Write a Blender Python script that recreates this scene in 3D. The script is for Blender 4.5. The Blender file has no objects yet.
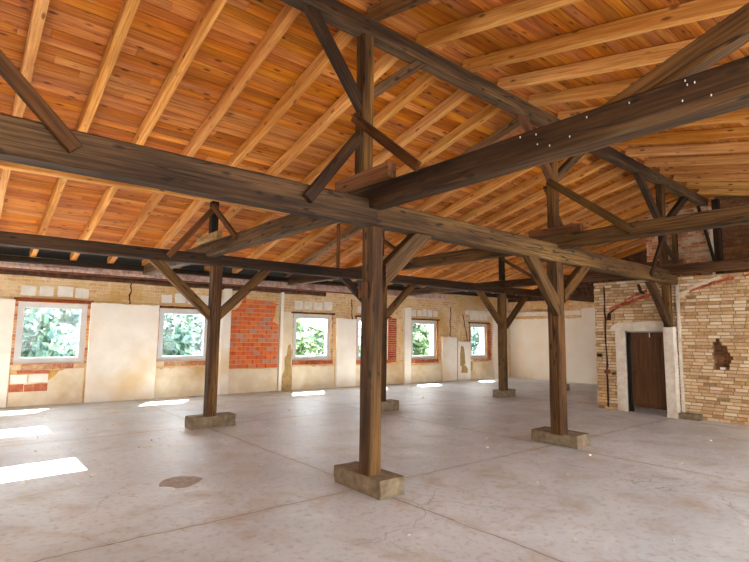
import bpy, bmesh, math, random
from mathutils import Vector, Matrix
random.seed(7)
S = bpy.context.scene
COL = S.collection

# ------------------------------------------------------------------ camera, world, sun, exposure
cam = bpy.data.cameras.new('camera'); camo = bpy.data.objects.new('camera', cam); COL.objects.link(camo)
cr = Vector((0.768884, -0.639268, 0.012385)); cu = Vector((-0.079513, -0.076379, 0.993903)); cf = Vector((0.634425, 0.765181, 0.109557))
mr = Matrix((cr, cu, -cf)).transposed().to_4x4()
camo.matrix_world = Matrix.Translation((-3.40, -4.19, 1.60)) @ mr
cam.sensor_width = 36.0; cam.lens = 24.25; cam.clip_start = 0.02; cam.clip_end = 300
S.camera = camo

w = bpy.data.worlds.new('sky'); S.world = w; w.use_nodes = True
nt = w.node_tree; nt.nodes.clear()
wo = nt.nodes.new('ShaderNodeOutputWorld'); wb = nt.nodes.new('ShaderNodeBackground')
tc = nt.nodes.new('ShaderNodeTexCoord'); sx = nt.nodes.new('ShaderNodeSeparateXYZ'); rmp = nt.nodes.new('ShaderNodeValToRGB')
mp = nt.nodes.new('ShaderNodeMapRange'); mp.inputs[1].default_value = -1; mp.inputs[2].default_value = 1
nt.links.new(tc.outputs['Generated'], sx.inputs[0]); nt.links.new(sx.outputs['Z'], mp.inputs[0]); nt.links.new(mp.outputs[0], rmp.inputs[0])
e = rmp.color_ramp.elements
e[0].position = 0.0; e[0].color = (0.74, 0.76, 0.78, 1)
e[1].position = 1.0; e[1].color = (0.80, 0.90, 1.0, 1)
k = e.new(0.47); k.color = (0.86, 0.90, 0.94, 1)
k = e.new(0.53); k.color = (0.93, 0.97, 1.0, 1)
nt.links.new(rmp.outputs[0], wb.inputs[0]); wb.inputs[1].default_value = 3.0
nt.links.new(wb.outputs[0], wo.inputs[0])

sun = bpy.data.lights.new('sun', 'SUN'); sun.energy = 17.0; sun.angle = math.radians(0.6); sun.color = (1.0, 0.96, 0.9)
suno = bpy.data.objects.new('sun', sun); COL.objects.link(suno)
suno.rotation_euler = Vector((-0.47, -0.72, -1.0)).to_track_quat('-Z', 'Y').to_euler()
suno.location = (10, 20, 20)

# added spots aimed through the left wall openings to make two bright floor patches
for nm, ty in (('added_left_spot', 2.85), ('added_left_spot', 5.70)):
    sp = bpy.data.lights.new(nm, 'SPOT'); sp.energy = 520000; sp.spot_size = math.radians(4.2); sp.spot_blend = 0.1; sp.shadow_soft_size = 0.12; sp.color = (1.0, 0.97, 0.92)
    so = bpy.data.objects.new(nm, sp); COL.objects.link(so)
    tgt = Vector((-4.6, ty, 1.6)); dr_ = Vector((1.2, 0.10, -1.0)).normalized(); so.location = tgt - dr_ * 34
    so.rotation_euler = dr_.to_track_quat('-Z', 'Y').to_euler()

S.view_settings.view_transform = 'Standard'; S.view_settings.look = 'None'
S.view_settings.exposure = 2.3; S.view_settings.gamma = 1.0; S.view_settings.use_curve_mapping = False
S.cycles.max_bounces = 10; S.cycles.diffuse_bounces = 7; S.cycles.transparent_max_bounces = 12
S.cycles.sample_clamp_indirect = 12.0

# ------------------------------------------------------------------ materials
def lin(h):
    h = h.lstrip('#'); out = []
    for i in (0, 2, 4):
        c = int(h[i:i+2], 16) / 255
        out.append(c / 12.92 if c <= 0.04045 else ((c + 0.055) / 1.055) ** 2.4)
    return (*out, 1)

class NT:
    def __init__(s, name):
        s.m = bpy.data.materials.new(name); s.m.use_nodes = True; s.t = s.m.node_tree
        s.b = s.t.nodes['Principled BSDF']; s.b.inputs['Roughness'].default_value = 0.8
        s.b.inputs['Specular IOR Level'].default_value = 0.25
    def n(s, typ, **kw):
        x = s.t.nodes.new(typ)
        for k_, v in kw.items(): setattr(x, k_, v)
        return x
    def l(s, a, b): s.t.links.new(a, b)
    def val(s, sock, v):
        if hasattr(v, 'node'): s.l(v, sock)
        else: sock.default_value = v
    def math(s, op, a, b=0.0, clamp=False):
        x = s.n('ShaderNodeMath', operation=op); x.use_clamp = clamp
        s.val(x.inputs[0], a); s.val(x.inputs[1], b); return x.outputs[0]
    def mix(s, f, a, b, mode='MIX'):
        x = s.n('ShaderNodeMix', data_type='RGBA', blend_type=mode); x.clamp_factor = True
        s.val(x.inputs[0], f); s.val(x.inputs[6], a); s.val(x.inputs[7], b); return x.outputs[2]
    def coords(s, scale=(1, 1, 1), island=False, objrand=True):
        tc = s.n('ShaderNodeTexCoord'); v = tc.outputs['Object']
        off = None
        if island: off = s.n('ShaderNodeNewGeometry').outputs['Random Per Island']
        elif objrand: off = s.n('ShaderNodeObjectInfo').outputs['Random']
        mpn = s.n('ShaderNodeMapping'); mpn.inputs['Scale'].default_value = scale
        s.l(v, mpn.inputs['Vector'])
        if off is not None:
            a = s.n('ShaderNodeVectorMath', operation='SCALE'); a.inputs[0].default_value = (37.3, 91.7, 53.1); s.l(off, a.inputs['Scale'])
            b = s.n('ShaderNodeVectorMath', operation='ADD'); s.l(mpn.outputs[0], b.inputs[0]); s.l(a.outputs[0], b.inputs[1])
            return b.outputs[0], off
        return mpn.outputs[0], None
    def noise(s, vec, scale, detail=4, rough=0.55, dist=0.0):
        x = s.n('ShaderNodeTexNoise'); s.l(vec, x.inputs['Vector'])
        x.inputs['Scale'].default_value = scale; x.inputs['Detail'].default_value = detail
        x.inputs['Roughness'].default_value = rough; x.inputs['Distortion'].default_value = dist
        return x.outputs[0]
    def ramp(s, f, lo, hi):
        x = s.n('ShaderNodeMapRange'); x.clamp = True
        s.val(x.inputs[0], f); x.inputs[1].default_value = lo; x.inputs[2].default_value = hi; return x.outputs[0]
    def color(s, c): s.l(c, s.b.inputs['Base Color'])
    def bump(s, h, strength=0.4, dist=0.01):
        x = s.n('ShaderNodeBump'); x.inputs['Strength'].default_value = strength; x.inputs['Distance'].default_value = dist
        s.l(h, x.inputs['Height']); s.l(x.outputs[0], s.b.inputs['Normal'])

def wood(name, dark, mid, light, knot, island=False, var=0.35, checks=0.6, grey=None, rough=0.75, hue=0.02, gamt=0.8, gthr=0.5, sat=0.2):
    m = NT(name)
    v, off = m.coords((1, 1, 1), island)
    def sc(x):
        mm = m.n('ShaderNodeMapping'); mm.inputs['Scale'].default_value = x; m.l(v, mm.inputs['Vector']); return mm.outputs[0]
    g1 = m.noise(sc((0.9, 7, 7)), 1.0, 5, 0.6, 0.6)
    g2 = m.noise(sc((1.5, 42, 42)), 1.0, 3, 0.6, 0.3)
    g3 = m.noise(sc((0.35, 3, 3)), 1.0, 3, 0.5)
    c = m.mix(m.ramp(g1, 0.32, 0.68), lin(dark), lin(mid))
    c = m.mix(m.ramp(g3, 0.42, 0.72), c, lin(light))
    if grey: c = m.mix(m.math('MULTIPLY', m.ramp(m.noise(sc((0.6, 5, 5)), 1.3, 4), gthr, gthr + 0.2), gamt), c, lin(grey))
    c = m.mix(m.math('MULTIPLY', m.ramp(g2, 0.58, 0.38), 0.65), c, lin(dark))
    vo = m.n('ShaderNodeTexVoronoi'); m.l(sc((3.0, 8.0, 8.0)), vo.inputs['Vector']); vo.inputs['Scale'].default_value = 1.0
    c = m.mix(m.math('MULTIPLY', m.ramp(vo.outputs['Distance'], 0.20, 0.09), 0.8), c, lin(knot))
    if checks:
        g4 = m.noise(sc((0.45, 9, 9)), 1.0, 2, 0.4)
        ck = m.ramp(m.math('ABSOLUTE', m.math('SUBTRACT', g4, 0.5)), 0.012, 0.004)
        c = m.mix(m.math('MULTIPLY', ck, checks), c, lin('1a110b'))
    if off is not None:
        h = m.n('ShaderNodeHueSaturation'); m.l(c, h.inputs['Color'])
        m.l(m.math('ADD', m.math('MULTIPLY', off, var * 2), 1 - var), h.inputs['Value'])
        f2 = m.math('FRACT', m.math('MULTIPLY', off, 17.31))
        m.l(m.math('ADD', m.math('MULTIPLY', f2, hue), 0.5 - hue / 2), h.inputs['Hue'])
        m.l(m.math('ADD', m.math('MULTIPLY', m.math('FRACT', m.math('MULTIPLY', off, 7.77)), sat), 1.0 - sat / 2), h.inputs['Saturation'])
        c = h.outputs[0]
    m.color(c); m.b.inputs['Roughness'].default_value = rough
    m.bump(m.math('ADD', g2, m.math('MULTIPLY', g1, 1.5)), 0.35, 0.012)
    return m.m

M = {}
M['board'] = wood('new_board', '84420c', 'be6c1e', 'd28836', '341604', island=True, var=0.20, checks=0.0, grey='a06a30', hue=0.006, gthr=0.62, sat=0.1)
M['rafter'] = wood('new_rafter', 'a06224', 'd29248', 'e6ae68', '5a2e0c', var=0.10, checks=0.25, hue=0.006, sat=0.1)
M['rafter_old'] = wood('old_rafter', '5c3e20', '946e42', 'b8925e', '342010', var=0.12, checks=0.5, sat=0.1)
M['beam'] = wood('old_beam', '1e1006', '4c3018', '70502e', '140a04', var=0.12, checks=0.9, grey='6c5840', gthr=0.58, gamt=0.65, sat=0.1, hue=0.01)
M['beam_dark'] = wood('dark_beam', '130b05', '30200f', '4a341e', '0c0603', var=0.1, checks=0.9, grey='504028', gthr=0.62, gamt=0.5)
M['post'] = wood('old_post', '241306', '5e3c1a', '86602e', '180d04', var=0.12, checks=0.9, grey='6e583a', gthr=0.58, gamt=0.65, sat=0.1, hue=0.01)
M['plank'] = wood('brown_plank', '3a200c', '704620', '905e34', '201008', var=0.12, checks=0.5, sat=0.1, hue=0.01)
M['pale_plank'] = wood('pale_plank', '8a6434', 'b48c56', 'd0ac74', '503418', var=0.1, checks=0.4)

def plain(name, c1, c2, scale=6, rough=0.85, bump=0.3, c3=None, fine=True):
    m = NT(name); v, _ = m.coords((1, 1, 1), objrand=False)
    n1 = m.noise(v, scale, 6, 0.6); n2 = m.noise(v, scale * 0.3, 4, 0.55)
    c = m.mix(m.ramp(n1, 0.35, 0.68), lin(c1), lin(c2))
    if c3: c = m.mix(m.math('MULTIPLY', m.ramp(n2, 0.52, 0.72), 0.85), c, lin(c3))
    m.color(c); m.b.inputs['Roughness'].default_value = rough
    n3 = m.noise(v, scale * 9, 3, 0.6)
    m.bump(m.math('ADD', n1, m.math('MULTIPLY', n3, 0.4)), bump, 0.02)
    return m.m
M['plaster'] = plain('white_plaster', 'eae0d0', 'f4ecdf', 2.2, c3='e0c493')
M['plaster_low'] = plain('stained_plaster', 'd9c4a0', 'e8dac2', 2.6, c3='c29a5c')
M['plaster_end'] = plain('end_plaster', 'efe4d0', 'f6f0e6', 1.2, c3='d8b988')
def masonry(name):
    m = NT(name); v, _ = m.coords((1, 1, 1), objrand=False)
    sep = m.n('ShaderNodeSeparateXYZ'); m.l(v, sep.inputs[0]); cb = m.n('ShaderNodeCombineXYZ')
    wob = m.math('MULTIPLY', m.math('SUBTRACT', m.noise(v, 5, 3), 0.5), 0.05)
    m.l(m.math('ADD', m.math('ADD', sep.outputs[0], sep.outputs[1]), wob), cb.inputs[0]); m.l(m.math('ADD', sep.outputs[2], wob), cb.inputs[1])
    br = m.n('ShaderNodeTexBrick'); m.l(cb.outputs[0], br.inputs['Vector']); br.inputs['Scale'].default_value = 1.0
    br.inputs['Brick Width'].default_value = 0.26; br.inputs['Row Height'].default_value = 0.082; br.inputs['Mortar Size'].default_value = 0.012; br.inputs['Mortar Smooth'].default_value = 0.4
    br.inputs['Color1'].default_value = lin('dcb78a'); br.inputs['Color2'].default_value = lin('c8936a'); br.inputs['Mortar'].default_value = lin('e4c68e')
    n1 = m.noise(v, 2.2, 6, 0.65); n2 = m.noise(v, 9, 5, 0.65); n3 = m.noise(v, 1.1, 4, 0.6)
    c = m.mix(m.ramp(n1, 0.42, 0.62), br.outputs['Color'], lin('ecd2a8'))
    c = m.mix(m.math('MULTIPLY', m.ramp(n3, 0.48, 0.64), 0.8), c, lin('cf9a4c'))
    c = m.mix(m.math('MULTIPLY', m.ramp(n2, 0.55, 0.78), 0.7), c, lin('f4e6cc'))
    c = m.mix(m.math('MULTIPLY', m.ramp(n2, 0.40, 0.28), 0.6), c, lin('8a5a30'))
    m.color(c); m.b.inputs['Roughness'].default_value = 0.9
    m.bump(m.math('ADD', m.math('MULTIPLY', br.outputs['Fac'], -0.5), m.math('ADD', n2, n1)), 0.8, 0.02)
    return m.m
M['ochre'] = masonry('ochre_mortar_wall')
M['stone'] = plain('pale_block', 'ddd2c4', 'eee7dd', 5, bump=0.5)
M['yellow'] = plain('yellow_mortar', 'c9973f', 'deb566', 9, bump=0.8)
M['redrust'] = plain('red_lintel', '7c3a20', '9a5030', 12, bump=0.6)
M['concrete'] = plain('concrete_block', '6e5e4a', '948268', 9, bump=0.9, c3='5a4a38')
M['limewash'] = plain('limewashed_concrete', 'c8bca8', 'ded4c4', 7, bump=0.6, c3='ae9b80')
M['stain'] = plain('damp_stain', '9a7c4a', 'b89a66', 9, bump=0.6)
M['darkrag'] = plain('dark_timber', '3a2418', '6a4630', 9, bump=0.9)  # dark brown mottled tone for plate, lintels and upper far gable
M['pinkband'] = plain('dusty_red_brick', 'cc9c8a', 'f0dccc', 11, bump=0.9, c3='b06a52')
M['felt'] = plain('dark_felt', '17120f', '231b16', 5)
M['frame'] = plain('window_frame_white', 'c6c8c8', 'd4d5d4', 3, rough=0.4, bump=0.05)
M['steel'] = plain('grey_metal', '8d8d8a', 'a5a5a2', 9, rough=0.45, bump=0.1)
M['black'] = plain('black_plastic_and_gap', '121212', '1c1c1c', 9, rough=0.5, bump=0.05)  # switch box plastic; also colours the dark gap at the door
M['white'] = plain('white_staple', 'e8e6e0', 'f4f2ee', 9, rough=0.5, bump=0.05)
M['crack'] = plain('crack_dark', '2c1a0e', '4a2e1a', 15)
M['rubble'] = plain('crumbs', 'c8c0b4', 'e8e2d8', 20)
M['pipe'] = plain('brown_pipe', '6a3a26', '8a5238', 8, rough=0.6, bump=0.2)
M['patchmat'] = plain('floor_repair', 'a0968c', 'bdb2a6', 14, bump=0.6)

def bricks(name, cols, mortar_mix=0.25, var=0.25):
    m = NT(name); v, off = m.coords((1, 1, 1), island=True)
    f = m.math('FRACT', m.math('MULTIPLY', off, 13.7))
    r = m.n('ShaderNodeValToRGB'); m.l(f, r.inputs[0]); el = r.color_ramp.elements
    el[0].position = 0; el[0].color = lin(cols[0]); el[1].position = 1; el[1].color = lin(cols[-1])
    for i, c in enumerate(cols[1:-1]): el.new((i + 1) / (len(cols) - 1)).color = lin(c)
    n1 = m.noise(v, 12, 5, 0.65); n2 = m.noise(v, 45, 3, 0.6)
    c = m.mix(m.math('MULTIPLY', m.ramp(n1, 0.5, 0.75), mortar_mix), r.outputs[0], lin('efe2cc'))
    c = m.mix(m.math('MULTIPLY', m.ramp(n2, 0.42, 0.25), 0.35), c, lin('5a3c22'))
    m.color(c); m.bump(m.math('ADD', n1, m.math('MULTIPLY', n2, 0.5)), 0.7, 0.015); m.b.inputs['Roughness'].default_value = 0.9
    return m.m
M['brick_tan'] = bricks('tan_brick', ['bc9468', 'd4b48c', 'c69c6c', 'e4d2b2', 'b0865a', 'd0ae82', 'dec8a4', 'c0965f', 'a67c52'], 0.45)
M['brick_orange'] = bricks('orange_brick', ['d0602c', 'da7038', 'e08048', 'c85828', 'dc743c', 'b89080', 'd46832'], 0.12)
M['brick_old'] = bricks('rubble_brick', ['b0603a', 'c88a58', 'd8b48a', 'a04e2c', 'c8a078', 'b87044', 'dcc4a0'], 0.6)
M['brick_brown'] = bricks('brown_brick', ['6a4228', '7c5232', '8a5c38', '5e3a24', '94683f'], 0.15)
M['brick_red'] = bricks('red_brick', ['a04424', 'b8542e', '8c3a20', 'b86440'], 0.3)
M['mortar'] = plain('mortar', '84684a', 'a4865e', 10, bump=0.8)
M['mortar_dark'] = plain('dark_mortar', '5e4630', '7a5e42', 10, bump=0.8)
M['mortar_pale'] = plain('pale_mortar', 'c8b496', 'dccbb0', 10, bump=0.8)

def floor_mat():
    m = NT('bare_concrete_floor'); v, _ = m.coords((1, 1, 1), objrand=False)
    sep = m.n('ShaderNodeSeparateXYZ'); m.l(v, sep.inputs[0]); X, Y = sep.outputs[0], sep.outputs[1]
    big = m.noise(v, 0.35, 6, 0.62); med = m.noise(v, 1.7, 6, 0.65, 0.4); fine = m.noise(v, 14, 5, 0.65); sp = m.noise(v, 70, 2, 0.5)
    c = m.mix(m.ramp(big, 0.36, 0.64), lin('b4b9bc'), lin('d4dadd'))
    c = m.mix(m.math('MULTIPLY', m.ramp(med, 0.50, 0.70), 0.85), c, lin('b0a494'))
    c = m.mix(m.math('MULTIPLY', m.ramp(med, 0.42, 0.26), 0.7), c, lin('e6e8ea'))
    c = m.mix(m.math('MULTIPLY', m.ramp(fine, 0.52, 0.72), 0.7), c, lin('a29080'))
    c = m.mix(m.math('MULTIPLY', m.ramp(sp, 0.68, 0.76), 0.7), c, lin('eeebe6'))
    c = m.mix(m.math('MULTIPLY', m.ramp(sp, 0.30, 0.24), 0.6), c, lin('6f5e50'))
    # poured-bay joints
    wob = m.math('MULTIPLY', m.math('SUBTRACT', m.noise(v, 1.6, 4, 0.6), 0.5), 0.10)
    wob2 = m.math('MULTIPLY', m.math('SUBTRACT', m.noise(v, 9, 3, 0.6), 0.5), 0.035)
    yy = m.math('ADD', m.math('ADD', m.math('ADD', Y, wob), wob2), m.math('MULTIPLY', X, 0.012))
    xx = m.math('ADD', m.math('ADD', X, wob), wob2)
    d = None
    for ln in (0.17, 4.72, -4.2):
        q = m.math('ABSOLUTE', m.math('SUBTRACT', yy, ln)); d = q if d is None else m.math('MINIMUM', d, q)
    for ln in (0.12, 3.7, 7.95, 11.7):
        q = m.math('ABSOLUTE', m.math('SUBTRACT', xx, ln)); d = m.math('MINIMUM', d, q)
    joint = m.ramp(d, 0.014, 0.004)
    brk = m.ramp(m.noise(v, 1.1, 3, 0.6), 0.36, 0.5)
    joint = m.math('MULTIPLY', joint, m.math('ADD', m.math('MULTIPLY', brk, 0.5), 0.15))
    halo = m.math('MULTIPLY', m.ramp(d, 0.10, 0.0), 0.25)
    c = m.mix(halo, c, lin('a08c7a')); c = m.mix(joint, c, lin('5e5044'))
    # hairline cracks
    vo = m.n('ShaderNodeTexVoronoi', feature='DISTANCE_TO_EDGE'); vo.inputs['Scale'].default_value = 0.55
    wv = m.n('ShaderNodeTexNoise'); m.l(v, wv.inputs['Vector']); wv.inputs['Scale'].default_value = 2.2; wv.inputs['Detail'].default_value = 5
    ad = m.n('ShaderNodeVectorMath', operation='MULTIPLY_ADD'); m.l(wv.outputs['Color'], ad.inputs[0]); ad.inputs[1].default_value = (0.5, 0.5, 0.5); m.l(v, ad.inputs[2])
    m.l(ad.outputs[0], vo.inputs['Vector'])
    ck = m.math('MULTIPLY', m.ramp(vo.outputs['Distance'], 0.006, 0.002), m.ramp(m.noise(v, 0.5, 2), 0.5, 0.62))
    c = m.mix(m.math('MULTIPLY', ck, 0.4), c, lin('6a5a4c'))
    m.color(c); m.b.inputs['Roughness'].default_value = 0.5; m.b.inputs['Specular IOR Level'].default_value = 0.5
    h = m.math('ADD', m.math('MULTIPLY', fine, 0.5), m.math('MULTIPLY', joint, -1.5)); m.bump(m.math('ADD', h, med), 0.25, 0.02)
    return m.m
M['floor'] = floor_mat()

def door_mat():
    m = NT('brown_door'); v, off = m.coords((1, 1, 1), island=True)
    mm = m.n('ShaderNodeMapping'); mm.inputs['Scale'].default_value = (30, 30, 1.5); m.l(v, mm.inputs['Vector'])
    g = m.noise(mm.outputs[0], 1.0, 4, 0.6)
    c = m.mix(m.ramp(g, 0.3, 0.7), lin('42260f'), lin('664022'))
    m.color(c); m.b.inputs['Roughness'].default_value = 0.55; m.bump(g, 0.2, 0.005)
    return m.m
M['door'] = door_mat()

def glass_mat():
    m = NT('clear_glass'); m.t.nodes.remove(m.b); out = m.t.nodes['Material Output']
    tr = m.n('ShaderNodeBsdfTransparent'); gl = m.n('ShaderNodeBsdfGlossy'); gl.inputs['Roughness'].default_value = 0.02
    tr.inputs[0].default_value = (0.97, 0.985, 0.98, 1)
    mx = m.n('ShaderNodeMixShader'); mx.inputs[0].default_value = 0.012
    m.l(tr.outputs[0], mx.inputs[1]); m.l(gl.outputs[0], mx.inputs[2]); m.l(mx.outputs[0], out.inputs['Surface'])
    return m.m
M['glass'] = glass_mat()

def leaf_mat(name, c1, c2):
    m = NT(name); f = m.n('ShaderNodeNewGeometry').outputs['Random Per Island']
    m.color(m.mix(f, lin(c1), lin(c2))); m.b.inputs['Roughness'].default_value = 0.6
    return m.m
M['leaf_a'] = leaf_mat('pale_leaves', '344c38', '5c6e42'); M['leaf_b'] = leaf_mat('blue_green_leaves', '345252', '5a7058')
M['bark'] = plain('bark', '6a5c4c', '8a7a66', 8)

# ------------------------------------------------------------------ mesh helpers
def link(name, verts, faces, mat, parent=None, matrix=None, mats=None, fmat=None, smooth=False):
    me = bpy.data.meshes.new(name); me.from_pydata([tuple(v) for v in verts], [], faces); me.validate()
    for mm in (mats or [mat]): me.materials.append(mm)
    if fmat:
        for p, i in zip(me.polygons, fmat): p.material_index = i
    bm = bmesh.new(); bm.from_mesh(me); bmesh.ops.recalc_face_normals(bm, faces=bm.faces); bm.to_mesh(me); bm.free()
    if smooth:
        for p in me.polygons: p.use_smooth = True
    o = bpy.data.objects.new(name, me); COL.objects.link(o)
    if parent is not None:
        o.parent = parent
        if matrix is not None: o.matrix_basis = matrix
    elif matrix is not None: o.matrix_world = matrix
    return o

def tag(o, label=None, cat=None, group=None, kind=None):
    if label: o['label'] = label
    if cat: o['category'] = cat
    if group: o['group'] = group
    if kind: o['kind'] = kind
    return o

class MB:
    def __init__(s): s.v = []; s.f = []; s.fm = []
    def box(s, a, b, mi=0):
        (x0, y0, z0), (x1, y1, z1) = a, b; n = len(s.v)
        s.v += [(x0, y0, z0), (x1, y0, z0), (x1, y1, z0), (x0, y1, z0), (x0, y0, z1), (x1, y0, z1), (x1, y1, z1), (x0, y1, z1)]
        for q in ((0, 3, 2, 1), (4, 5, 6, 7), (0, 1, 5, 4), (1, 2, 6, 5), (2, 3, 7, 6), (3, 0, 4, 7)):
            s.f.append([n + i for i in q]); s.fm.append(mi)
    def prism(s, poly, fn, d0, d1, mi=0):
        """poly of 2D points; fn(p, depth) -> 3D"""
        n = len(s.v); k = len(poly)
        s.v += [fn(p, d0) for p in poly] + [fn(p, d1) for p in poly]
        s.f.append([n + i for i in range(k)][::-1]); s.fm.append(mi)
        s.f.append([n + k + i for i in range(k)]); s.fm.append(mi)
        for i in range(k):
            j = (i + 1) % k; s.f.append([n + i, n + j, n + k + j, n + k + i]); s.fm.append(mi)
    def tube(s, pts, r, seg=8, mi=0):
        n = len(s.v); P = [Vector(p) for p in pts]
        for i, p in enumerate(P):
            d = (P[min(i + 1, len(P) - 1)] - P[max(i - 1, 0)]).normalized()
            a = d.orthogonal().normalized(); b = d.cross(a)
            if i: 
                a = (pa - d * pa.dot(d)).normalized(); b = d.cross(a)
            pa = a
            rr = r[i] if isinstance(r, (list, tuple)) else r
            for q in range(seg):
                t = 2 * math.pi * q / seg; s.v.append(tuple(p + (a * math.cos(t) + b * math.sin(t)) * rr))
        for i in range(len(P) - 1):
            for q in range(seg):
                s.f.append([n + i * seg + q, n + i * seg + (q + 1) % seg, n + (i + 1) * seg + (q + 1) % seg, n + (i + 1) * seg + q]); s.fm.append(mi)
        s.f.append([n + q for q in range(seg)][::-1]); s.fm.append(mi)
        s.f.append([n + (len(P) - 1) * seg + q for q in range(seg)]); s.fm.append(mi)
    def build(s, name, mat, parent=None, matrix=None, mats=None, smooth=False):
        return link(name, s.v, s.f, mat, parent, matrix, mats, s.fm if mats else None, smooth)

def empty(name, loc, matrix=None):
    o = bpy.data.objects.new(name, None); COL.objects.link(o); o.empty_display_size = 0.1
    if matrix is not None: o.matrix_world = matrix
    else: o.location = loc
    return o

def beam(name, A, B, w, h, mat, label=None, cat=None, group=None, up=(0, 0, 1), cutA=None, cutB=None, jit=0.004, parent=None):
    """sawn timber from A to B (centre line); w across, h along 'up'; ends cut square or along given planes"""
    A, B = Vector(A), Vector(B); L = (B - A).length; x = (B - A).normalized(); u = Vector(up)
    y = u.cross(x).normalized(); z = x.cross(y)
    R = Matrix((x, y, z)).transposed(); mat4 = Matrix.Translation(A) @ R.to_4x4(); inv = mat4.inverted()
    c = min(w, h) * 0.09
    prof = [(-w/2 + c, -h/2), (w/2 - c, -h/2), (w/2, -h/2 + c), (w/2, h/2 - c), (w/2 - c, h/2), (-w/2 + c, h/2), (-w/2, h/2 - c), (-w/2, -h/2 + c)]
    n = max(1, int(L / 0.45)); V = []
    def endx(p, cut, default):
        if cut is None: return default
        P0, N = inv @ Vector(cut[0]), R.transposed() @ Vector(cut[1])
        if abs(N.x) < 1e-4: return default
        return (N.dot(P0) - N.y * p[0] - N.z * p[1]) / N.x
    for i in range(n + 1):
        t = i / n; jy, jz = (random.uniform(-jit, jit), random.uniform(-jit, jit)) if 0 < i < n else (0, 0)
        for p in prof:
            a, b = endx(p, cutA, 0.0), endx(p, cutB, L)
            q = (random.uniform(-jit, jit) * 0.5) if 0 < i < n else 0
            V.append((a + (b - a) * t, p[0] + jy + q, p[1] + jz + q))
    F = []
    for i in range(n):
        for k_ in range(8): F.append([i*8 + k_, i*8 + (k_+1) % 8, (i+1)*8 + (k_+1) % 8, (i+1)*8 + k_])
    F.append(list(range(8))[::-1]); F.append([n*8 + k_ for k_ in range(8)])
    o = link(name, V, F, mat, parent, mat4)
    return tag(o, label, cat, group)

ORD = ['first', 'second', 'third', 'fourth', 'fifth', 'sixth', 'seventh', 'eighth', 'ninth', 'tenth', 'eleventh', 'twelfth', 'thirteenth', 'fourteenth',
       'fifteenth', 'sixteenth', 'seventeenth', 'eighteenth', 'nineteenth', 'twentieth', 'twenty-first', 'twenty-second', 'twenty-third', 'twenty-fourth', 'twenty-fifth', 'twenty-sixth']

# frames: the window wall and the rear row of posts run at a slight angle to the front row
aw = math.atan(0.047); DW = Vector((math.cos(aw), -math.sin(aw), 0)); NW = Vector((math.sin(aw), math.cos(aw), 0))
MW = Matrix.Translation((-2.4, 9.35, 0)) @ Matrix((DW, NW, Vector((0, 0, 1)))).transposed().to_4x4()
ab = math.atan(0.043); DB = Vector((math.cos(ab), -math.sin(ab), 0)); NB = Vector((math.sin(ab), math.cos(ab), 0)); OB = Vector((0, 4.47, 0))
def PB(u, z, v=0.0): return OB + DB * u + NB * v + Vector((0, 0, z))

# ------------------------------------------------------------------ structure: floor
mb = MB(); mb.box((-4.9, -7.0, -0.25), (15.2, 9.95, 0.0)); fl = tag(mb.build('floor', M['floor']), kind='structure')
mb = MB(); pts = [(-1.60, 1.50), (-1.57, 1.60), (-1.50, 1.70), (-1.38, 1.76), (-1.26, 1.75), (-1.16, 1.66), (-1.12, 1.52), (-1.22, 1.40), (-1.36, 1.30), (-1.48, 1.33), (-1.50, 1.42)]
mb.prism(pts, lambda p, d: (p[0], p[1], d), -0.01, 0.003); tag(mb.build('repair_patch', M['patchmat'], fl), 'oval brownish repair patch in the grey floor')

# ------------------------------------------------------------------ structure: window wall
WIN = [(0.06, 1.40, 0.92, 2.27), (3.02, 4.30, 0.92, 2.25), (6.83, 8.17, 0.87, 2.25), (9.15, 10.46, 0.84, 2.22), (11.50, 12.77, 0.82, 2.20), (14.55, 15.55, 0.81, 2.15)]
mb = MB(); U0, U1, TOP = -2.4, 17.6, 3.28
cuts = sorted([U0, U1] + [a for a, b, c, d in WIN] + [b for a, b, c, d in WIN])
for a, b in zip(cuts[:-1], cuts[1:]):
    hole = next((q for q in WIN if abs(q[0] - a) < 1e-6), None)
    if hole:
        mb.box((a, 0, 0), (b, 0.40, hole[2])); mb.box((a, 0, hole[3]), (b, 0.40, TOP))
    else: mb.box((a, 0, 0), (b, 0.40, TOP))
wall_back = tag(mb.build('wall_back', M['ochre'], matrix=MW), kind='structure')

def ragged(u0, u1, z0, z1, top=0.03, bottom=0.0, side=0.0, step=0.12, arch=0.0):
    P = []; n = max(2, int((u1 - u0) / step))
    for i in range(n + 1):
        P.append((u0 + (u1 - u0) * i / n, z0 + (random.uniform(0, bottom) if bottom else 0)))
    m_ = max(2, int((z1 - z0) / 0.2))
    for i in range(1, m_): P.append((u1 + random.uniform(-side, side), z0 + (z1 - z0) * i / m_))
    for i in range(n, -1, -1):
        t = i / n; P.append((u0 + (u1 - u0) * t, z1 + random.uniform(-top, top) + arch * (math.sin(math.pi * t) - 1)))
    for i in range(m_ - 1, 0, -1): P.append((u0 + random.uniform(-side, side), z0 + (z1 - z0) * i / m_))
    return P
def wpatch(name, P, mat, v0=-0.06, v1=0.004, label=None):
    q = MB(); q.prism(P, lambda p, d: (p[0], d, p[1]), v0, v1)
    o = q.build(name, mat, wall_back); 
    if label: o['label'] = label
    return o
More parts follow.
